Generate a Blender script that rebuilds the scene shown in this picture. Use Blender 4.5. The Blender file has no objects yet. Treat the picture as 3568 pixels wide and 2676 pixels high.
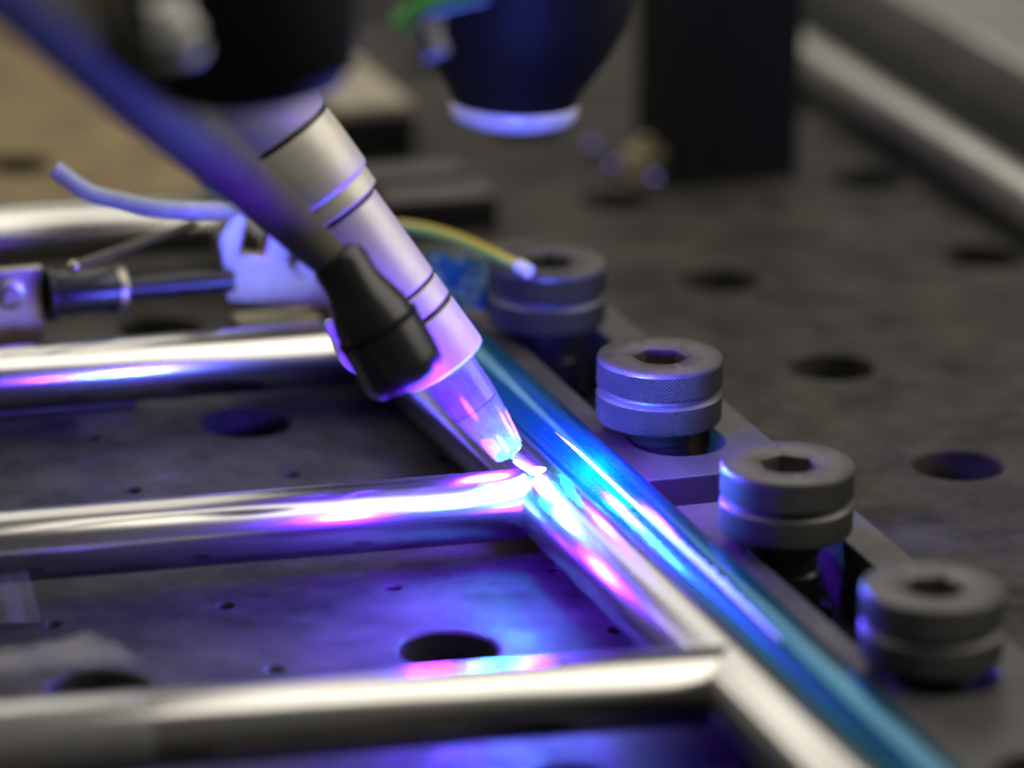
import bpy, bmesh, math, random
from mathutils import Vector, Matrix, noise
random.seed(7)
S = 0.001                                    # every length below is in millimetres
sc = bpy.context.scene
C = sc.collection

def W(u, v, z):                              # table frame: u across the bolt row, v along it towards the viewer
    return Vector((u * S, -v * S, z * S))

# ------------------------------------------------------------------ camera
cam_d = bpy.data.cameras.new('camera'); cam = bpy.data.objects.new('camera', cam_d); C.objects.link(cam)
th, az, roll = 0.3253, 2.7976, 0.0194
right = Vector((-math.cos(az), -math.sin(az), 0)); ahead = Vector((math.sin(az), -math.cos(az), 0))
fwd = ahead * math.cos(th) + Vector((0, 0, -math.sin(th))); up = ahead * math.sin(th) + Vector((0, 0, math.cos(th)))
r2 = right * math.cos(roll) + up * math.sin(roll); u2 = up * math.cos(roll) - right * math.sin(roll)
cam.matrix_world = Matrix.Translation(W(-500.7, 1366.5, 494.05)) @ Matrix((r2, u2, -fwd)).transposed().to_4x4()
cam_d.sensor_width = 36; cam_d.lens = 168.1; cam_d.clip_start = 0.05; cam_d.clip_end = 50
cam_d.dof.use_dof = True; cam_d.dof.focus_distance = 1.400; cam_d.dof.aperture_fstop = 4.5; cam_d.dof.aperture_blades = 0
sc.camera = cam

# ------------------------------------------------------------------ world, lamps, exposure
wd = bpy.data.worlds.new('World'); sc.world = wd; wd.use_nodes = True
bg = wd.node_tree.nodes['Background']; bg.inputs[0].default_value = (1.0, 0.96, 0.88, 1); bg.inputs[1].default_value = 0.075

def area(name, loc, target, size, power, col):
    d = bpy.data.lights.new(name, 'AREA'); d.shape = 'RECTANGLE'; d.size, d.size_y = size; d.energy = power; d.color = col
    o = bpy.data.objects.new(name, d); C.objects.link(o); o.location = loc
    o.rotation_euler = (Vector(target) - Vector(loc)).to_track_quat('-Z', 'Y').to_euler(); return o
area('ceiling_lamp', (0.35, 1.5, 1.75), (0, -0.1, 0), (1.5, 2.0), 13, (1.0, 0.95, 0.85))
area('ceiling_lamp', (-1.3, 0.5, 1.7), (0, -0.1, 0), (2.0, 1.8), 20, (1.0, 0.94, 0.82))
area('ceiling_lamp', (1.5, -0.5, 1.7), (0, -0.1, 0), (2.4, 2.8), 54, (1.0, 0.94, 0.82))

def arc_and_fill_lamp(name, loc, power, col, radius):  # arc light split into added coloured lamps, some well off the tip
    d = bpy.data.lights.new(name, 'POINT'); d.energy = power; d.color = col; d.shadow_soft_size = radius * S
    o = bpy.data.objects.new(name, d); C.objects.link(o); o.location = W(*loc); return o
VIOLET = (0.115, 0.010, 1.0)
AZURE = (0.04, 0.10, 1.0)
arc_and_fill_lamp('arc_and_fill_lamp', (-64.0, 161.0, 35.0), 0.24, AZURE, 5.0)
arc_and_fill_lamp('arc_and_fill_lamp', (-88.0, 176.0, 36.0), 0.85, VIOLET, 7.0)  # added away from the tip to spread violet over the table
arc_and_fill_lamp('arc_and_fill_lamp', (-57.0, 129.0, 38.0), 0.65, VIOLET, 6.0)  # added behind the rung to carry violet to the table there
arc_and_fill_lamp('arc_and_fill_lamp', (-35.0, 151.0, 50.0), 0.65, VIOLET, 5.0)  # added above the tubes to light bolt tops and plate
CYAN = (0.0, 0.72, 1.0)
arc_and_fill_lamp('arc_and_fill_lamp', (-55.0, 150.0, 34.0), 0.12, CYAN, 2.0)
arc_and_fill_lamp('arc_and_fill_lamp', (-41.5, 141.0, 34.5), 0.10, CYAN, 1.6)  # added close to the film for its cyan glow patch
arc_and_fill_lamp('arc_and_fill_lamp', (-63.0, 154.0, 31.0), 0.06, CYAN, 1.6)  # added for cyan streaks on the front of the rung
arc_and_fill_lamp('arc_and_fill_lamp', (-54.5, 143.0, 33.0), 0.02, (0.25, 0.85, 1.0), 0.8)

sc.view_settings.view_transform = 'Standard'; sc.view_settings.look = 'None'; sc.view_settings.exposure = 0; sc.view_settings.gamma = 1
sc.render.engine = 'CYCLES'
cy = sc.cycles
cy.use_denoising = True; cy.max_bounces = 10; cy.glossy_bounces = 6; cy.transmission_bounces = 8; cy.sample_clamp_indirect = 12
cy.caustics_reflective = True; cy.caustics_refractive = False; cy.blur_glossy = 0.6

# ------------------------------------------------------------------ materials
def mat(name, col, metallic=0.0, rough=0.5, mottle=0.0, mscale=60, bump=0.0, bscale=800, rvar=0.0, stretch=None, spec=0.5, coat=0, col2=None, ndet=5, nrg=0.6, **kw):
    m = bpy.data.materials.new(name); m.use_nodes = True
    nt = m.node_tree; N = nt.nodes; L = nt.links; p = N['Principled BSDF']
    p.inputs['Base Color'].default_value = (*col, 1); p.inputs['Metallic'].default_value = metallic
    p.inputs['Roughness'].default_value = rough; p.inputs['Specular IOR Level'].default_value = spec
    p.inputs['Coat Weight'].default_value = coat; p.inputs['Coat Roughness'].default_value = 0.12
    for k, v in kw.items(): p.inputs[k.replace('_', ' ')].default_value = v
    tc = N.new('ShaderNodeTexCoord'); mp = N.new('ShaderNodeMapping'); L.new(tc.outputs['Object'], mp.inputs[0])
    if stretch: mp.inputs['Scale'].default_value = stretch
    def nz(scale, detail=5, rg=0.6):
        n = N.new('ShaderNodeTexNoise'); n.inputs['Scale'].default_value = scale; n.inputs['Detail'].default_value = detail
        n.inputs['Roughness'].default_value = rg; L.new(mp.outputs[0], n.inputs['Vector']); return n
    if mottle or rvar:
        n = nz(mscale, ndet, nrg)
        if mottle:
            r = N.new('ShaderNodeValToRGB'); c2 = col2 or tuple(max(0, c * (1 - mottle)) for c in col)
            r.color_ramp.elements[0].position = 0.36; r.color_ramp.elements[0].color = (*c2, 1)
            r.color_ramp.elements[1].position = 0.64; r.color_ramp.elements[1].color = (*[min(1, c * (1 + mottle * .5)) for c in col], 1)
            L.new(n.outputs['Fac'], r.inputs[0]); L.new(r.outputs[0], p.inputs['Base Color'])
        if rvar:
            n2 = nz(mscale * 2.3); mr = N.new('ShaderNodeMapRange'); mr.inputs['From Min'].default_value = .3; mr.inputs['From Max'].default_value = .7
            mr.inputs['To Min'].default_value = max(.02, rough - rvar); mr.inputs['To Max'].default_value = min(1, rough + rvar)
            L.new(n2.outputs['Fac'], mr.inputs[0]); L.new(mr.outputs[0], p.inputs['Roughness'])
    if bump:
        n3 = nz(bscale, 3); b = N.new('ShaderNodeBump'); b.inputs['Strength'].default_value = bump; b.inputs['Distance'].default_value = 0.0004
        L.new(n3.outputs['Fac'], b.inputs['Height']); L.new(b.outputs[0], p.inputs['Normal'])
    return m

M = {}
M['table'] = mat('burnished_table_steel', (0.044, 0.041, 0.037), 0.0, 0.55, 0.6, 34, 0.25, 900, 0.14, spec=0.12, ndet=9, nrg=0.72)
M['plate'] = mat('fixture_plate_steel', (0.065, 0.061, 0.058), 0.1, 0.45, 0.25, 55, 0.15, 1200, 0.08)
M['steel'] = mat('drawn_stainless_tube', (0.52, 0.51, 0.49), 1.0, 0.22, 0.12, 90, 0.35, 300, 0.05, stretch=(0.02, 1, 1))
M['film'] = mat('blue_protective_film', (0.001, 0.165, 0.28), 0.7, 0.2, 0.25, 40, 0.2, 150, 0.06, stretch=(0.25, 1, 1), coat=0.12)
M['film_dark'] = mat('dull_blue_film', (0.002, 0.07, 0.14), 0.2, 0.3, 0.3, 120, 0.2, 300)
M['film_edge'] = mat('peeled_film_edge', (0.62, 0.72, 0.78), 0.0, 0.35, 0.3, 700, 0.6, 1500)
M['bolt'] = mat('black_oxide_bolt', (0.105, 0.10, 0.097), 0.35, 0.42, 0.25, 90, 0.12, 1500, 0.08)
M['shaft'] = mat('black_oxide_shaft', (0.03, 0.03, 0.03), 0.4, 0.32, 0.2, 200)
M['torch'] = mat('satin_torch_body', (0.70, 0.665, 0.59), 0.25, 0.42, 0.08, 120, 0.05, 2500, 0.05)
M['groove'] = mat('dark_groove', (0.03, 0.03, 0.035), 0.1, 0.5)
M['cup'] = mat('glassy_cup', (0.34, 0.40, 0.42), 0.0, 0.1, 0.2, 160, 0.25, 400, 0.04, coat=0.3, Transmission_Weight=0.6)
M['tungsten'] = mat('tungsten', (0.4, 0.4, 0.42), 1.0, 0.3)
M['black'] = mat('black_gloss_plastic', (0.014, 0.014, 0.015), 0.0, 0.3, 0.3, 200, 0.1, 900, 0.06)
M['matteblack'] = mat('black_matte_housing', (0.006, 0.006, 0.006), 0.0, 0.6, 0.3, 30, spec=0.2)
M['hose'] = mat('grey_rubber_hose', (0.095, 0.09, 0.068), 0.0, 0.75, 0.2, 90, 0.2, 700, spec=0.15)
M['grey'] = mat('dark_grey_housing', (0.014, 0.014, 0.014), 0.0, 0.65, 0.2, 50, spec=0.06)
M['alu'] = mat('anodised_aluminium', (0.42, 0.41, 0.38), 0.8, 0.36, 0.12, 40, 0.05, 900)
M['brown'] = mat('brown_tint_sheet', (0.19, 0.135, 0.056), 0.1, 0.55, 0.4, 30, 0.2, 500, 0.1)
M['beige'] = mat('beige_lit_top', (0.33, 0.29, 0.22), 0.1, 0.5, 0.2, 60)
M['brass'] = mat('brass', (0.42, 0.36, 0.20), 0.2, 0.55, 0.1, 90)
M['glint'] = mat('arc_glint_bead', (0.30, 0.24, 0.85), 1.0, 0.12)  # violet reflection of the arc put into the bead colour
M['clamp'] = mat('plated_clamp_steel', (0.38, 0.35, 0.26), 0.92, 0.34, 0.15, 120, 0.1, 900, 0.06)
M['bluehose'] = mat('pale_blue_hose', (0.30, 0.36, 0.34), 0.0, 0.32, 0.1, 200, Subsurface_Weight=0.1)
M['white'] = mat('white_plastic', (0.72, 0.72, 0.70), 0.0, 0.35, 0.1, 200)
M['green'] = mat('green_cable', (0.03, 0.30, 0.03), 0.0, 0.4, 0.1, 200)
M['ring'] = mat('dull_metal_ring', (0.75, 0.75, 0.78), 0.2, 0.4, 0.15, 90)
M['grey_plastic'] = mat('lavender_grey_plastic', (0.22, 0.21, 0.27), 0.0, 0.5, 0.1, 200)
M['yellow'] = mat('yellow_green_plastic', (0.50, 0.52, 0.22), 0.0, 0.4, 0.1, 200)
M['tape'] = mat('clear_plastic_tape', (0.85, 0.86, 0.92), 0.0, 0.12, 0.1, 200, 0.5, 250, Transmission_Weight=0.35, Alpha=0.10)

def knurl(m):
    nt = m.node_tree; N = nt.nodes; L = nt.links; p = N['Principled BSDF']
    tc = N.new('ShaderNodeTexCoord'); sp = N.new('ShaderNodeSeparateXYZ'); L.new(tc.outputs['Object'], sp.inputs[0])
    def mt(op, a, b=None):
        n = N.new('ShaderNodeMath'); n.operation = op
        for i, x in enumerate((a, b)):
            if x is None: continue
            if isinstance(x, (int, float)): n.inputs[i].default_value = x
            else: L.new(x, n.inputs[i])
        return n.outputs[0]
    ang = mt('ARCTAN2', sp.outputs[1], sp.outputs[0]); a = mt('MULTIPLY', ang, 100); z = mt('MULTIPLY', sp.outputs[2], 5200)
    h = mt('ADD', mt('SINE', mt('ADD', a, z)), mt('MULTIPLY', mt('SINE', mt('SUBTRACT', a, z)), 0.25))
    b = N.new('ShaderNodeBump'); b.inputs['Strength'].default_value = 0.9; b.inputs['Distance'].default_value = 0.0006
    L.new(h, b.inputs['Height']); L.new(b.outputs[0], p.inputs['Normal'])
M['knurl'] = mat('black_oxide_knurl', (0.038, 0.037, 0.036), 0.15, 0.45, 0.2, 90); knurl(M['knurl'])

def earth_wire():
    m = mat('green_yellow_wire', (0.3, 0.5, 0.1), 0, 0.35); nt = m.node_tree; N = nt.nodes; L = nt.links
    tc = N.new('ShaderNodeTexCoord'); sp = N.new('ShaderNodeSeparateXYZ'); L.new(tc.outputs['UV'], sp.inputs[0])
    r = N.new('ShaderNodeValToRGB'); e = r.color_ramp.elements
    e[0].position = 0.0; e[0].color = (0.0, 0.12, 0.13, 1); e[1].position = 1.0; e[1].color = (0.62, 0.42, 0.03, 1)
    a = e.new(0.42); a.color = (0.16, 0.52, 0.07, 1); a = e.new(0.66); a.color = (0.42, 0.60, 0.10, 1)
    L.new(sp.outputs[0], r.inputs[0]); L.new(r.outputs[0], N['Principled BSDF'].inputs['Base Color']); return m
M['earth'] = earth_wire()

def glow(name, col, s):
    m = bpy.data.materials.new(name); m.use_nodes = True; N = m.node_tree.nodes
    N.remove(N['Principled BSDF']); e = N.new('ShaderNodeEmission'); e.inputs[0].default_value = (*col, 1); e.inputs[1].default_value = s
    m.node_tree.links.new(e.outputs[0], N['Material Output'].inputs[0]); return m
M['plasma'] = glow('arc_plasma', (0.75, 0.9, 1.0), 9)
M['molten'] = glow('molten_steel', (1.0, 0.98, 0.95), 5)

# ------------------------------------------------------------------ mesh helpers (all mm, local)
def link(name, bm, m, parent=None, mtx=None, smooth=35, bevel=0, seg=3):
    me = bpy.data.meshes.new(name)
    bmesh.ops.recalc_face_normals(bm, faces=bm.faces)
    bmesh.ops.scale(bm, vec=(S, S, S), verts=bm.verts)
    bm.to_mesh(me); bm.free()
    if smooth:
        me.polygons.foreach_set('use_smooth', [True] * len(me.polygons)); me.set_sharp_from_angle(angle=math.radians(smooth))
    me.materials.append(M[m])
    o = bpy.data.objects.new(name, me); C.objects.link(o)
    if mtx is not None: o.matrix_world = mtx
    if bevel:
        b = o.modifiers.new('bevel', 'BEVEL'); b.width = bevel * S; b.segments = seg; b.limit_method = 'ANGLE'; b.angle_limit = math.radians(40)
        b.harden_normals = False
    if parent is not None:
        o.parent = parent; o.matrix_parent_inverse = parent.matrix_world.inverted()
    return o

def thing(name, label, cat, loc=(0, 0, 0), group=None):
    o = bpy.data.objects.new(name, None); C.objects.link(o); o.empty_display_size = 0.005
    o.matrix_world = Matrix.Translation(W(*loc)); o['label'] = label; o['category'] = cat
    if group: o['group'] = group
    return o

def tag(o, label, cat, group=None):
    o['label'] = label; o['category'] = cat
    if group: o['group'] = group
    return o

def lathe(profile, seg=48, bm=None):
    bm = bm or bmesh.new(); rings = []
    for r, z in profile:
        if r < 1e-6: rings.append([bm.verts.new((0, 0, z))])
        else: rings.append([bm.verts.new((r * math.cos(2 * math.pi * i / seg), r * math.sin(2 * math.pi * i / seg), z)) for i in range(seg)])
    for a, b in zip(rings, rings[1:]):
        for i in range(seg):
            j = (i + 1) % seg
            f = [a[i % len(a)], a[j % len(a)], b[j % len(b)], b[i % len(b)]]
            f2 = []
            for x in f:
                if x not in f2: f2.append(x)
            if len(f2) > 2: bm.faces.new(f2)
    return bm

def box(bm, lo, hi):
    vs = [bm.verts.new((x, y, z)) for x in (lo[0], hi[0]) for y in (lo[1], hi[1]) for z in (lo[2], hi[2])]
    for f in ((0, 1, 3, 2), (4, 6, 7, 5), (0, 4, 5, 1), (2, 3, 7, 6), (0, 2, 6, 4), (1, 5, 7, 3)): bm.faces.new([vs[i] for i in f])
    return bm

def UV(u, v, z=0): return (u, -v, z)         # table mm -> local mesh mm

def frame(p, d, hint=None):                  # matrix with local z along d, at table point p
    z = Vector((d[0], -d[1], d[2])).normalized(); h = Vector(hint) if hint else (Vector((0, 0, 1)) if abs(z.z) < .9 else Vector((1, 0, 0)))
    x = h.cross(z).normalized(); y = z.cross(x)
    m = Matrix((x, y, z)).transposed().to_4x4(); m.translation = W(*p); return m

def axis_frame(p, q):
    return frame(p, [b - a for a, b in zip(p, q)]), math.dist(p, q)

def catmull(pts, n=10):
    P = [Vector(UV(*p)) for p in pts]; P = [P[0] * 2 - P[1]] + P + [P[-1] * 2 - P[-2]]; out = []
    for i in range(1, len(P) - 2):
        for k in range(n):
            t = k / n; a, b, c, d = P[i - 1:i + 3]
            out.append(0.5 * (2 * b + (c - a) * t + (2 * a - 5 * b + 4 * c - d) * t * t + (3 * b - a - 3 * c + d) * t ** 3))
    return out + [P[-2]]

def sweep(pts, rad, seg=20, n=10, caps=True, uv=False):
    Q = catmull(pts, n); bm = bmesh.new(); rings = []; N = len(Q)
    rad = rad if callable(rad) else (lambda t, r=rad: r)
    for i, q in enumerate(Q):
        d = (Q[min(i + 1, N - 1)] - Q[max(i - 1, 0)]).normalized(); x = Vector((0, 0, 1)).cross(d).normalized(); y = d.cross(x); r = rad(i / (N - 1))
        rings.append([bm.verts.new(q + r * (math.cos(2 * math.pi * k / seg) * x + math.sin(2 * math.pi * k / seg) * y)) for k in range(seg)])
    lay = bm.loops.layers.uv.new('UVMap') if uv else None
    for i, (a, b) in enumerate(zip(rings, rings[1:])):
        for k in range(seg):
            f = bm.faces.new((a[k], a[(k + 1) % seg], b[(k + 1) % seg], b[k]))
            if uv:
                for l, (kk, ii) in zip(f.loops, ((k, i), (k + 1, i), (k + 1, i + 1), (k, i + 1))):
                    l[lay].uv = (0.5 + 0.5 * math.sin(2 * math.pi * kk / seg), ii / N)
    if caps:
        bm.faces.new(rings[0]); bm.faces.new(rings[-1])
    return bm

# ------------------------------------------------------------------ table top with its bored and tapped holes
def build_table():
    bm = bmesh.new(); n = 8
    per = [(-1 + 2 * i / n, -1) for i in range(n)] + [(1, -1 + 2 * i / n) for i in range(n)] + [(1 - 2 * i / n, 1) for i in range(n)] + [(-1, 1 - 2 * i / n) for i in range(n)]
    for iu in range(-8, 12):
        for iv in range(-17, 12):
            cu, cv = iu * 50, iv * 50
            sq = [bm.verts.new(UV(cu + 25 * a, cv + 25 * b, 0)) for a, b in per]
            big = iu % 2 == 0 and iv % 2 == 0; small = (not big) and iu <= -1
            if not (big or small): bm.faces.new(sq); continue
            R, dep = (14.0, 15) if big else (2.5, 9)
            ch = 0.8 if big else 0.5
            prev = sq
            prof = [(R + ch, 0), (R, -ch), (R, -dep)] if big else [(R + ch, 0), (R, -ch)] + [(R + (-0.25 if k % 2 else 0.1), -ch - 0.5 * k) for k in range(1, 14)]
            for r, z in prof:
                ring = [bm.verts.new(UV(cu + r * a / math.hypot(a, b), cv + r * b / math.hypot(a, b), z)) for a, b in per]
                for i in range(len(per)): bm.faces.new((prev[i], prev[(i + 1) % 32], ring[(i + 1) % 32], ring[i]))
                prev = ring
            bm.faces.new(prev)
    bmesh.ops.remove_doubles(bm, verts=bm.verts, dist=0.01)
    o = link('table_top', bm, 'table', smooth=30); o['kind'] = 'structure'; o['label'] = 'dark steel welding table with rows of bored holes'
build_table()

# ------------------------------------------------------------------ fixture plates with slots
def stadium(bm, u, v0, v1, r, z, n=20):
    pts = [(u + r * math.cos(math.pi * i / n), v1 + r * math.sin(math.pi * i / n)) for i in range(n + 1)] + [(u - r * math.cos(math.pi * i / n), v0 - r * math.sin(math.pi * i / n)) for i in range(n + 1)]
    return [bm.verts.new(UV(a, b, z)) for a, b in pts]

def fixture_plate(u0, u1, v0, v1, z0, z1, slots, label):
    bm = bmesh.new(); loops = [[bm.verts.new(UV(a, b, z1)) for a, b in ((u0, v0), (u1, v0), (u1, v1), (u0, v1))]]
    for s in slots: loops.append(stadium(bm, *s, z1))
    es = []
    for lp in loops:
        for a, b in zip(lp, lp[1:] + lp[:1]): es.append(bm.edges.new((a, b)))
    bmesh.ops.triangle_fill(bm, use_beauty=True, use_dissolve=False, edges=es)
    top = list(bm.faces)
    ext = bmesh.ops.extrude_face_region(bm, geom=top)
    bmesh.ops.translate(bm, vec=(0, 0, z0 - z1), verts=[g for g in ext['geom'] if isinstance(g, bmesh.types.BMVert)])
    o = link('fixture_plate', bm, 'plate', bevel=0.6, smooth=35)
    tag(o, label, 'plate', 'slotted fixture plates under the bolt row'); return o
fixture_plate(-21, 30, -95, 140.5, 0.05, 21, [(2.6, -40, 109.5, 14.2)], 'slotted steel plate whose cut end faces the gap between the bolts')
fixture_plate(-21, 30, 163, 440, 0.05, 21, [(2.6, 190, 304, 14.2), (0, 372, 420, 14.2)], 'slotted steel plate running beside the blue film tube past the gap')

# ------------------------------------------------------------------ clamping bolts
def bolt_meshes():
    # head: turned ring pair, top face with hexagon socket; local origin at head top
    seg = 48; R = 19.0
    bm = bmesh.new()
    prof = [(R - 1.1, 0), (R - .35, -.35), (R, -1.1)]
    lathe(prof + [(R, -1.6)], seg, bm)
    def hexp(k, s): # point k of seg on a hexagon of across-flats 2*s
        a = 2 * math.pi * k / seg; d = s / math.cos(((a) % (math.pi / 3)) - math.pi / 6); return d * math.cos(a), d * math.sin(a)
    rings = []
    for mode, s, z in (('c', R - 1.1, 0), ('c', 9.4, 0), ('h', 7.2, -0.9), ('h', 7.2, -9)):
        rings.append([bm.verts.new(((s * math.cos(2 * math.pi * k / seg), s * math.sin(2 * math.pi * k / seg)) if mode == 'c' else hexp(k, s)) + (z,)) for k in range(seg)])
    for a, b in zip(rings, rings[1:]):
        for k in range(seg): bm.faces.new((a[k], a[(k + 1) % seg], b[(k + 1) % seg], b[k]))
    bm.faces.new(rings[-1])
    bmesh.ops.remove_doubles(bm, verts=bm.verts, dist=0.005)
    top = bm
    kn = lathe([(R, -1.6), (R, -8.6), (R - .3, -9.1)], 96)
    gv = lathe([(R - .3, -9.1), (R - 1.6, -9.9), (R - 1.6, -10.5), (R - .3, -11.3), (R, -11.8)], 72)
    kn2 = lathe([(R, -11.8), (R, -18.8), (R - .5, -19.8), (10.6, -20.2)], 96)
    sh = lathe([(10.6, -20.2), (10.2, -21), (10.2, -26), (9.4, -27), (9.4, -31), (10.6, -32), (10.6, -50), (0, -50)], 48)
    return top, kn, gv, kn2, sh
proto = []
bolt_info = [(0, 'black knurled bolt with the green wire touching its top', 10), (100, 'black knurled bolt at the end of its slot beside the glowing weld', 38), (200, 'black knurled bolt just past the gap in the plates', 22), (300, 'black knurled bolt lowest in the slot of the plate past the gap', 50)]
for i, (v, lab, rot) in enumerate(bolt_info):
    t = thing('clamping_bolt', lab, 'bolt', (0, v, 45.2), 'knurled bolts in a row')
    t.rotation_euler = (0, 0, math.radians(rot)); bpy.context.view_layer.update()
    if i == 0:
        for n, bm, m in zip(('head_face', 'knurled_ring', 'groove', 'knurled_ring', 'shaft'), bolt_meshes(), ('bolt', 'knurl', 'bolt', 'knurl', 'shaft')):
            o = link(n, bm, m, smooth=28); o.parent = t; proto.append(o)
    else:
        for p in proto:
            o = p.copy(); C.objects.link(o); o.parent = t

# ------------------------------------------------------------------ tubes
ZA, R = 18.0, 10.3
def tube_bm(L, r=R, wall=1.5, seg=96, n=1):
    bm = bmesh.new()
    prof = [(r - wall, 0), (r - .2, 0), (r, .2)] + [(r, L * k / n) for k in range(1, n)] + [(r, L - .2), (r - .2, L), (r - wall, L), (r - wall, 0)]
    lathe(prof, seg, bm)
    bmesh.ops.remove_doubles(bm, verts=bm.verts, dist=.001)
    # lay local z along local x for the streaked material
    bmesh.ops.rotate(bm, cent=(0, 0, 0), matrix=Matrix.Rotation(math.pi / 2, 3, 'Y'), verts=bm.verts)
    return bm
def xframe(p, q):
    x = Vector((q[0] - p[0], -(q[1] - p[1]), q[2] - p[2])).normalized(); y = Vector((0, 0, 1)).cross(x).normalized(); z = x.cross(y)
    m = Matrix((x, y, z)).transposed().to_4x4(); m.translation = W(*p); return m
def tube(name, p, q, m, parent, r=R, wall=1.5, n=1):
    return link(name, tube_bm(math.dist(p, q), r, wall, n=n), m, parent, xframe(p, q), smooth=50)

UA, UB = -51.3, -30.65
fr = thing('tube_frame', 'bare stainless tube frame with rungs being welded to its long tube', 'tube frame', (UA, 140, 7.7))
bpy.context.view_layer.update()
tube('long_tube', (UA, -185, ZA), (UA, 470, ZA), 'steel', fr)
rungs = [(141.5, .052, 330), (-5.7, .046, 330), (286.5, .086, 330), (-155.8, .03, 330)]
for v, sl, L in rungs:
    tube('rung_tube', (UA - L, v - sl * L, ZA), (UA, v, ZA), 'steel', fr)
# molten pool on the saddle seam under the torch
bm = bmesh.new(); bmesh.ops.create_icosphere(bm, subdivisions=3, radius=1)
for q in bm.verts: q.co = Vector((q.co.x * 4.2, q.co.y * 2.8, q.co.z * 0.7)) * (1 + .15 * noise.noise(q.co * 2))
link('weld_pool', bm, 'molten', fr, Matrix.Translation(W(UA - 2.6, 141.5, ZA + R - .5)))
ft = thing('film_wrapped_tube', 'long tube wrapped in glossy blue protective film beside the bare frame', 'tube', (UB, 140, 7.7))
bpy.context.view_layer.update()
tube('tube', (UB, -120, ZA), (UB, 470, ZA), 'steel', ft, r=R - .25)
bm = bmesh.new(); rings = []
L = 560; NX = 160; NA = 60
for i in range(NX + 1):
    x = L * i / NX; ring = []
    for k in range(NA):
        a = 2 * math.pi * k / NA; w = noise.noise(Vector((x * .02, math.cos(a) * 1.4, math.sin(a) * 1.4)))
        r = R + .02 + .12 * max(0, w)
        ring.append(bm.verts.new((x, r * math.cos(a), r * math.sin(a))))
    rings.append(ring)
for a, b in zip(rings, rings[1:]):
    for k in range(NA): bm.faces.new((a[k], a[(k + 1) % NA], b[(k + 1) % NA], b[k]))
link('film', bm, 'film', ft, xframe((UB, -90, ZA), (UB, 470, ZA)))
# peeled pale edge of the film standing along the crease
bm = bmesh.new(); prev = None
for i in range(240):
    v = 108 + 175 * i / 239; f = i / 239
    amp = (0.25 + .9 * min(1, max(0, (f - .35) / .3))) * max(0, min(1, (1 - f) * 4))
    h = .7 * min(1, f * 12) + 1.2 * amp * min(1, f * 6) * (1.0 + .8 * noise.noise(Vector((v * .35, 0, 0))) + .5 * noise.noise(Vector((v * 1.3, 4, 0))))
    j = .35 * amp * noise.noise(Vector((v * .6, 9, 0)))
    a0 = math.radians(122); base = (UB + R * math.cos(a0), ZA + R * math.sin(a0))
    row = [bm.verts.new(UV(base[0] + s * .75 * h * .55 + j * s, v, base[1] + s * h * .85 + .1)) for s in (0, .5, 1)]
    row += [bm.verts.new(UV(base[0] + s * .75 * h * .55 + j * s + .18, v, base[1] + s * h * .85 + .1)) for s in (1, .5, 0)]
    if prev:
        for k in range(6): bm.faces.new((prev[k], prev[(k + 1) % 6], row[(k + 1) % 6], row[k]))
    prev = row
link('peeled_edge', bm, 'film_edge', ft)

# ------------------------------------------------------------------ welding torch
TIP, END = (-63.5, 145.0, 35.3), (-79.1, 136.8, 61.4)
TOP = (-123.4, 116.7, 126.2)
mt, LT = axis_frame(TIP, TOP)
t = thing('welding_torch', 'satin metal welding torch with pale cup pointed at the glowing weld', 'welding torch', TIP)
bpy.context.view_layer.update()
link('cup', lathe([(0, 3.2), (2.4, 3.0), (2.7, .8), (3.2, .1), (3.9, 0), (4.5, .5), (4.9, 1.6), (5.3, 4), (6.0, 8), (6.9, 13), (7.5, 17.2)], 64), 'cup', t, mt, smooth=60)
link('cup_collar', lathe([(7.0, 17.4), (7.6, 17.6), (7.9, 22), (8.2, 29), (8.2, 33)], 64), 'cup', t, mt)
link('electrode', lathe([(0, -2.6), (.5, -1), (.8, 2), (.8, 10)], 16), 'tungsten', t, mt)
b0 = 31.5
def seg_(name, m, *pr):                       # torch parts, stacked along the axis (mm above the nozzle mouth)
    link(name, lathe([(r, b0 + h) for r, h in pr], 72), m, t, mt)
seg_('nozzle', 'torch', (8.0, .6), (11.6, 0), (12.7, .5), (13.0, 1.6), (13.0, 15.6), (12.6, 16))
seg_('groove_ring', 'groove', (12.6, 16), (12.2, 16.2), (12.2, 17.3), (12.6, 17.5))
seg_('band', 'torch', (12.6, 17.5), (13.0, 17.9), (13.0, 23.8), (12.6, 24.2))
seg_('groove_ring', 'groove', (12.6, 24.2), (12.3, 24.4), (12.3, 25.1), (12.6, 25.3))
seg_('barrel', 'torch', (12.6, 25.3), (13.0, 25.7), (13.0, 53.6), (12.6, 54))
seg_('groove_ring', 'groove', (12.6, 54), (12.2, 54.2), (12.2, 55.2), (13.4, 55.4))
seg_('stop_ring', 'torch', (13.4, 55.4), (14.6, 56), (14.6, 60.4), (14.2, 61))
seg_('collar', 'torch', (14.2, 61), (15.4, 62), (15.7, 63), (15.7, 80.4), (15.3, 81))
seg_('groove_ring', 'groove', (15.3, 81), (14.8, 81.2), (14.8, 82.4), (15.3, 82.6))
seg_('neck', 'torch', (15.3, 82.6), (16.0, 83.4), (18.5, 100), (23, 125), (23, 150), (0, 150))

# the arc: small plasma bell between electrode and seam
bm = lathe([(0, 0), (.4, .3), (.6, 1.8), (.8, 4.0), (.9, 6.6), (0, 6.9)], 24)
pm = frame((-62.0, 144.8, 32.9), (6.5, -2.6, -4.6))
tag(link('welding_arc', bm, 'plasma', None, pm), 'white hot arc burning between torch tip and tube seam', 'arc')

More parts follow.
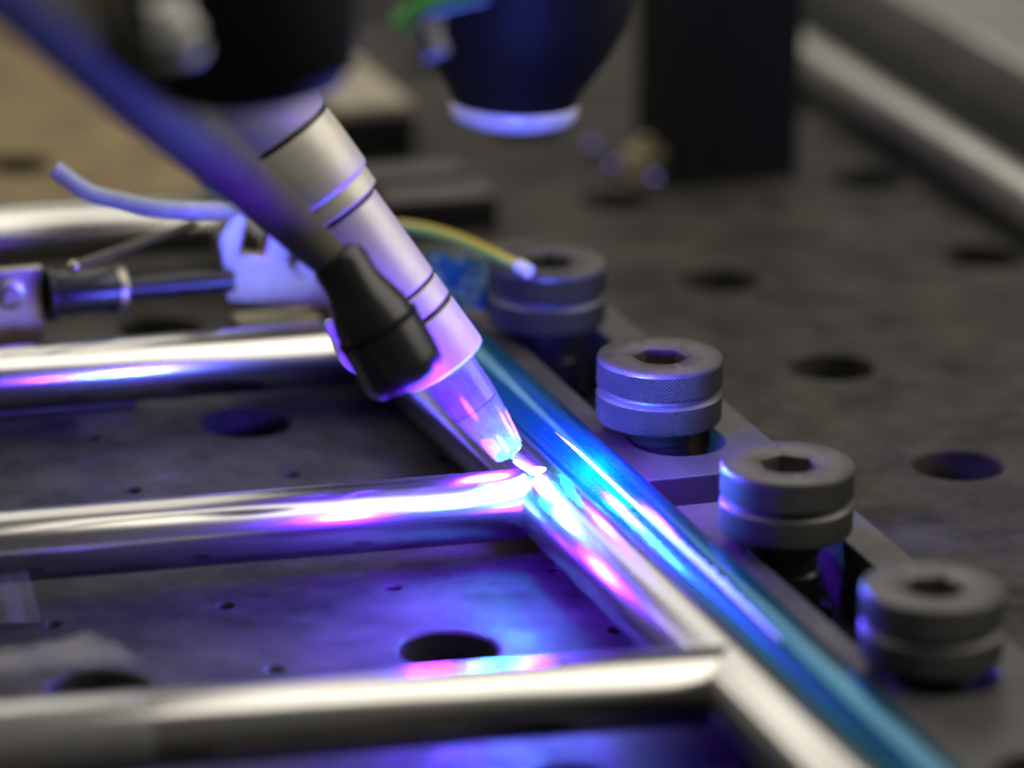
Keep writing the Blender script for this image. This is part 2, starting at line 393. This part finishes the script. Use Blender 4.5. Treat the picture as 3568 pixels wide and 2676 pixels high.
# ------------------------------------------------------------------ black sensor barrel in front of the torch, and its hose
S0, S1 = (-119.2, 157.5, 101.6), (-102.3, 167.4, 69.2)
ms, LS = axis_frame(S0, S1)
t = thing('sensor_barrel', 'glossy black stepped sensor barrel mounted beside the torch', 'sensor', S0); bpy.context.view_layer.update()
link('upper_barrel', lathe([(0, -3), (5, -3), (7.4, -1.5), (8.0, 1), (8.0, 7), (9.6, 12), (11.2, 17), (11.5, 22)], 64), 'black', t, ms)
link('lower_barrel', lathe([(11.5, 22), (12.1, 22.5), (12.1, 34), (11.7, 37), (10, 39), (6, 40), (0, 40.2)], 64), 'black', t, ms)
link('trim_ring', lathe([(11.4, 20.6), (12.3, 20.8), (12.3, 22.2), (11.4, 22.4)], 64), 'grey', t, ms)
tag(link('bracket_clip', sweep([(-112, 122, 73), (-107.8, 122, 68.1), (-105.2, 124, 61.8), (-99.9, 126, 58.1), (-95, 127, 57.2)], lambda t: .2 + 3.0 * math.sqrt(max(0, 1 - (2 * t - 1) ** 2)), 18), 'white'), 'pale curved clip behind the black sensor barrel', 'clip')
o = link('cable_hose', sweep([(-118, 156.5, 100.5), (-124, 157.2, 104.5), (-150.3, 175, 131), (-195.3, 242.0, 174.5), (-259.5, 349, 237.0), (-287, 397, 263)], lambda t: 4.3 + 4.6 * min(1, t * 1.6), 32), 'hose')
tag(o, 'thick grey hose running up from the black sensor barrel', 'hose')

# ------------------------------------------------------------------ big black head housing in front
hm = frame((-184, 296, 188), (-.10, -.02, 1))
t = thing('torch_head', 'large rounded black tool head hanging above the torch', 'tool head', (-184, 296, 188)); bpy.context.view_layer.update()
link('housing', lathe([(0, 0), (7, .3), (14, 1.8), (20, 5.2), (24.5, 10.5), (26.6, 17), (27.4, 30), (27.4, 90), (0, 90)], 72), 'matteblack', t, hm, smooth=60)
link('lower_ring', lathe([(20.3, 4.5), (24.9, 9.8), (25.4, 9.5), (20.8, 4.1), (20.3, 4.5)], 72), 'grey', t, hm)
tag(link('mount_arm', sweep([(-200, 292, 196), (-222, 300, 214), (-262, 312, 250)], 9, 24), 'hose'), 'dark grey mounting arm reaching past the black tool head', 'arm')

# ------------------------------------------------------------------ hanging grey camera housing behind
hm = frame((5.9, -52, 75.5), (.04, -.02, 1))
t = thing('camera_housing', 'dark grey hanging housing with a violet lit metal ring', 'housing', (5.9, -52, 75.5)); bpy.context.view_layer.update()
link('lit_ring', lathe([(0, 0), (15, .2), (19, 1.6), (20.8, 4.0), (21.2, 6.4), (20.8, 8)], 64), 'ring', t, hm, smooth=60)
link('cone', lathe([(20.8, 8), (21.5, 11), (30, 24), (36, 36), (38, 52), (38, 110), (0, 110)], 64), 'matteblack', t, hm)

# ------------------------------------------------------------------ background blocks and rails on the table
def block(name, u0, u1, v0, v1, z0, z1, m, parent=None, bev=1.0):
    return link(name, box(bmesh.new(), UV(u0, v1, z0), UV(u1, v0, z1)), m, parent, bevel=bev)
tag(block('black_block', 126, 175, -252, -209, .05, 130, 'matteblack'), 'tall matte black block standing on the table', 'block')
t = thing('step_block', 'block with its lit top coloured as a beige pad behind the torch', 'block', (30, -300, 0)); bpy.context.view_layer.update()
block('base', 14, 46, -350, -272, .05, 17, 'grey', t); block('pad', 14.6, 45.4, -349, -273, 17.05, 22, 'beige', t)  # lit top and dark front put into the colours of pad and base
t = thing('low_block', 'low grey slotted block behind the green wire', 'block', (26, -190, 0)); bpy.context.view_layer.update()
block('body', 4, 46, -225, -177, .05, 11, 'grey', t); block('top_bar', 4.6, 45.4, -195, -178, 11.05, 13.5, 'plate', t); block('top_bar', 4.6, 45.4, -224, -207, 11.05, 13.5, 'plate', t)
t = thing('slide_rail', 'pale aluminium rail with a dark groove along the table edge', 'rail', (240, -250, 0)); bpy.context.view_layer.update()
block('lower_bar', 219, 238, -760, 120, 1.5, 20, 'alu', t, 8); block('foot', 223, 330, -760, 120, .05, 1.4, 'grey', t, .2); block('groove', 239, 268, -760, 120, 1.5, 9, 'matteblack', t, 1); block('upper_bar', 269, 325, -760, 120, 1.5, 34, 'alu', t, 3)
t = thing('brass_fitting', 'small brass fitting on the table beside the black block', 'fitting', (120, -225, 0)); bpy.context.view_layer.update()
block('body', 113.5, 127.5, -231, -219, .05, 11, 'brass', t); link('stud', lathe([(3, 0), (3, 4), (2.4, 4.6), (0, 4.6)], 24), 'brass', t, frame((120, -225, 11), (0, 0, 1)))
for (u, v, r), lb in zip(((110.5, -231, 2.8), (112, -259, 2.8), (119, -213, 2.6)), ('tiny bead coloured with a violet arc glint close to the side of the brass fitting', 'tiny bead coloured with a violet arc glint on the table behind the brass fitting', 'tiny bead coloured with a violet arc glint on the table in front of the brass fitting')):
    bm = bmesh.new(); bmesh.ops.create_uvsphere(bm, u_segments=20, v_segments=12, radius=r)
    tag(link('shiny_bead', bm, 'glint', None, Matrix.Translation(W(u, v, r))), lb, 'bead', 'shiny beads by the brass fitting')  # added beads, standing for violet glints of the arc

# added brown sheet with bored holes, stands for the table's warm tone
def table_tint_sheet():
    bm = bmesh.new(); z0, z1 = .06, 1.2
    outer = [bm.verts.new(UV(a, b, z1)) for a, b in ((-330, -760), (8, -760), (-6, -214), (-330, -214))]
    loops = [outer] + [[bm.verts.new(UV(cu + 13 * math.cos(2 * math.pi * k / 28), cv + 13 * math.sin(2 * math.pi * k / 28), z1)) for k in range(28)] for cu, cv in ((-100, -300), (-200, -300))]
    es = [bm.edges.new((a, b)) for lp in loops for a, b in zip(lp, lp[1:] + lp[:1])]
    bmesh.ops.triangle_fill(bm, use_beauty=True, edges=es)
    ext = bmesh.ops.extrude_face_region(bm, geom=list(bm.faces))
    bmesh.ops.translate(bm, vec=(0, 0, z0 - z1), verts=[g for g in ext['geom'] if isinstance(g, bmesh.types.BMVert)])
    return link('table_tint_sheet', bm, 'brown')
tag(table_tint_sheet(), 'thin brown sheet added for the warm toned table and its bored holes', 'sheet')

# ------------------------------------------------------------------ toggle clamp at the left
t = thing('toggle_clamp', 'plated toggle clamp with black sleeve and push rod', 'clamp', (-120, -33, 0)); bpy.context.view_layer.update()
kz = 37
mk, _ = axis_frame((-153, -32.3, kz), (-130, -32, kz))
link('sleeve', lathe([(0, -1), (5.5, -1), (7.2, 0), (7.4, 1.5), (7.4, 21), (6.8, 22.8), (0, 22.8)], 48), 'black', t, mk)
link('end_ring', lathe([(7.5, 19.6), (7.9, 20), (7.9, 22), (7.5, 22.6), (5, 23)], 48), 'clamp', t, mk)
link('push_rod', lathe([(3.7, 22), (3.7, 58), (0, 58)], 32), 'shaft', t, mk)
link('collar_ring', lathe([(7.6, -3), (8.6, -2.4), (8.6, -.6), (7.6, 0)], 48), 'shaft', t, mk)
b = block('side_plate', -190, -156, -38, -34.5, 1, 46, 'clamp', t, 1)
for du, dz in ((-167, 38), (-177.5, 37)):
    s = link('screw', lathe([(0, 3.4), (2.6, 3.4), (2.7, 1.8), (2.9, 3.0), (4.6, 2.6), (5.1, 1.2), (5.1, 0)], 32), 'clamp', t, frame((du, -34.4, dz), (0, 1, 0)))
block('base', -196, -128, -44, -26, .05, 6, 'clamp', t, 1)
block('stop_foot', -157, -146, -31, -24, 6.05, 17, 'clamp', t, 2)
# fork head that grips the rung
def fork():
    bm = bmesh.new()
    pts = [(-96, 28), (-60, 22), (-56, 40), (-66, 62), (-88, 66), (-99, 50)]
    hole = [(-90.5, 44), (-83, 42), (-80, 56), (-87.5, 58)]
    lo = [[bm.verts.new(UV(a, -37, z)) for a, z in L_] for L_ in (pts, hole)]
    es = [bm.edges.new((a, b)) for lp in lo for a, b in zip(lp, lp[1:] + lp[:1])]
    bmesh.ops.triangle_fill(bm, use_beauty=True, edges=es)
    ext = bmesh.ops.extrude_face_region(bm, geom=list(bm.faces))
    bmesh.ops.translate(bm, vec=(0, 7, 0), verts=[g for g in ext['geom'] if isinstance(g, bmesh.types.BMVert)])
    return bm
link('fork_head', fork(), 'clamp', t, bevel=1.4)
block('fork_foot', -92, -64, -46, -34, .05, 21.5, 'clamp', t, 1.2)
link('cross_bolt', lathe([(0, 4), (4.6, 4), (5, 3), (5, 0)], 6), 'clamp', t, frame((-70, -34, 40), (0, 1, 0)))

t = thing('release_rod', 'thin steel rod with a round tip leaning across the clamp', 'rod', (-152, -9.8, 53)); bpy.context.view_layer.update()
link('shaft', sweep([(-152.3, -9.8, 53.1), (-124.3, -42.7, 47.8), (-95.2, -75.7, 43.9)], 1.5, 16), 'clamp', t)
bm = bmesh.new(); bmesh.ops.create_uvsphere(bm, u_segments=20, v_segments=12, radius=2.3); link('round_tip', bm, 'clamp', t, Matrix.Translation(W(-152.6, -9.4, 53.1)))
tag(link('air_hose', sweep([(-155.3, -21.1, 81.5), (-146.2, -15.4, 74.9), (-135.7, -10.7, 72.1), (-125.1, -6.2, 70.3), (-113.1, -6, 69.0), (-102, -14, 66), (-94, -30, 62)], 2.9, 20), 'bluehose'), 'short pale blue hose curving up from the clamp', 'hose')
t = thing('earth_wire', 'green and yellow striped wire bending down to a bolt', 'wire', (-16, 17, 47)); bpy.context.view_layer.update()
link('insulation', sweep([(-48, -66, 38), (-40.6, -58.0, 42.6), (-32.7, -48.2, 45.1), (-26.0, -35.1, 46.5), (-21.1, -17.0, 47.8), (-17.5, 4.1, 48.8), (-14.2, 15, 48.4)], 1.9, 20, uv=True), 'earth', t)
link('white_end', sweep([(-14.6, 13.5, 48.5), (-13.4, 16, 48.2), (-12.6, 18, 47.7)], 2.15, 18), 'white', t)

# cables blurred at the top edge
tag(link('green_cable', sweep([(-136.2, 259.1, 194.7), (-132.6, 259.2, 198.1), (-128, 260, 200.4), (-121.8, 261.6, 202.1), (-114.5, 263.6, 204)], 2.6, 20), 'green'), 'bright green cable curving beside the hanging housing', 'cable')
tag(link('grey_plug', sweep([(-132, 270.1, 199.5), (-132.4, 271.5, 195.2), (-131.1, 273.5, 190.8)], 3.6, 24), 'grey_plastic'), 'pale violet plug hanging below the green cable', 'plug')

# ------------------------------------------------------------------ blue film scraps and clear tape
def sheet(name, grid, m, label, cat, amp, fr_, thick=.12, seed=0, nu=22, nv=16, parent=None):
    # grid: 4 corner points (table mm) bilinearly spanned, crumpled with noise
    P = [Vector(UV(*g)) for g in grid]; nrm = (P[1] - P[0]).cross(P[3] - P[0]).normalized(); bm = bmesh.new(); rows = []
    for j in range(nv + 1):
        row = []
        for i in range(nu + 1):
            a, b = i / nu, j / nv
            p = P[0] * (1 - a) * (1 - b) + P[1] * a * (1 - b) + P[2] * a * b + P[3] * (1 - a) * b
            d = noise.noise(Vector((a * fr_ + seed, b * fr_, seed * 1.7))) + .5 * abs(noise.noise(Vector((a * fr_ * 2.3, b * fr_ * 2.3 + seed, 3))))
            row.append(bm.verts.new(p + nrm * amp * d))
        rows.append(row)
    for a, b in zip(rows, rows[1:]):
        for i in range(nu): bm.faces.new((a[i], a[i + 1], b[i + 1], b[i]))
    o = link(name, bm, m, parent, smooth=60); s = o.modifiers.new('thickness', 'SOLIDIFY'); s.thickness = thick * S
    if label: tag(o, label, cat)
    return o
sheet('film_scrap', [(-33, -20, 27), (-12, -12, 26), (-9, -34, 37), (-30, -40, 38)], 'film_dark', 'crumpled blue film scrap at the end of the wrapped tube', 'film scrap', 5, 3, seed=2)
sheet('film_scrap', [(-70, -150, 29), (-58, -149, 29), (-58, -156, 36), (-70, -157, 36)], 'film_dark', 'small blue film scrap on the rung behind the clamp', 'film scrap', 2, 2, seed=5)
sheet('tape_flap', [(-215, 133, 29.0), (-207.6, 134.6, 28.6), (-203.5, 150, 1.2), (-216, 148, 1.2)], 'tape', 'clear tape flap hanging from the rung nearest the weld', 'tape', .8, 2, seed=3)
bm = bmesh.new(); prev = None
def wrap(u0, u1, vc, label):
    bm = bmesh.new(); rows = []
    for i in range(25):
        a = math.radians(-20 + 235 * i / 24); row = []
        for k in range(9):
            u = u0 + (u1 - u0) * k / 8; r = R + .25 + .5 * abs(noise.noise(Vector((u * .15, a * 1.5, 2))))
            row.append(bm.verts.new(UV(u, vc + .086 * (u + 51) + r * math.cos(a), ZA + r * math.sin(a))))
        rows.append(row)
    for a, b in zip(rows, rows[1:]):
        for k in range(8): bm.faces.new((a[k], a[k + 1], b[k + 1], b[k]))
    o = link('tape_wrap', bm, 'tape', None, smooth=60); s = o.modifiers.new('thickness', 'SOLIDIFY'); s.thickness = .1 * S
    tag(o, label, 'tape'); return o
wrap(-260, -207, 286.5, 'clear tape wrapped round the rung in front of the bored hole')
sheet('tape_strip', [(-250, 226, 22), (-211, 232, 30), (-201, 252, 29.5), (-246, 250, 29.5)], 'tape', 'loose clear tape strip standing behind the wrapped rung', 'tape', 3, 2.5, seed=8)

# small blurred fittings on the mounting arm
t = thing('arm_connector', 'pale grey connector on the arm beside the black tool head', 'connector', (-216, 344, 214)); bpy.context.view_layer.update()
link('plug', lathe([(0, 0), (4.6, 0), (5.6, 1), (5.6, 7), (4.4, 9), (4.4, 14), (0, 14)], 32), 'white', t, frame((-216, 344, 214), (-.25, 0, 1)))
link('nut', lathe([(5.8, 3), (6.6, 3.4), (6.6, 6), (5.8, 6.4)], 6), 'grey', t, frame((-216, 344, 214), (-.25, 0, 1)))
bm = lathe([(0, 0), (2.2, .4), (3.2, 2), (3.4, 5), (3.0, 8), (0, 9)], 28)
tag(link('yellow_cap', bm, 'yellow', None, frame((-240.6, 304.3, 214.6), (-.2, 0, 1))), 'small yellow green cap beside the grey hose', 'cap')
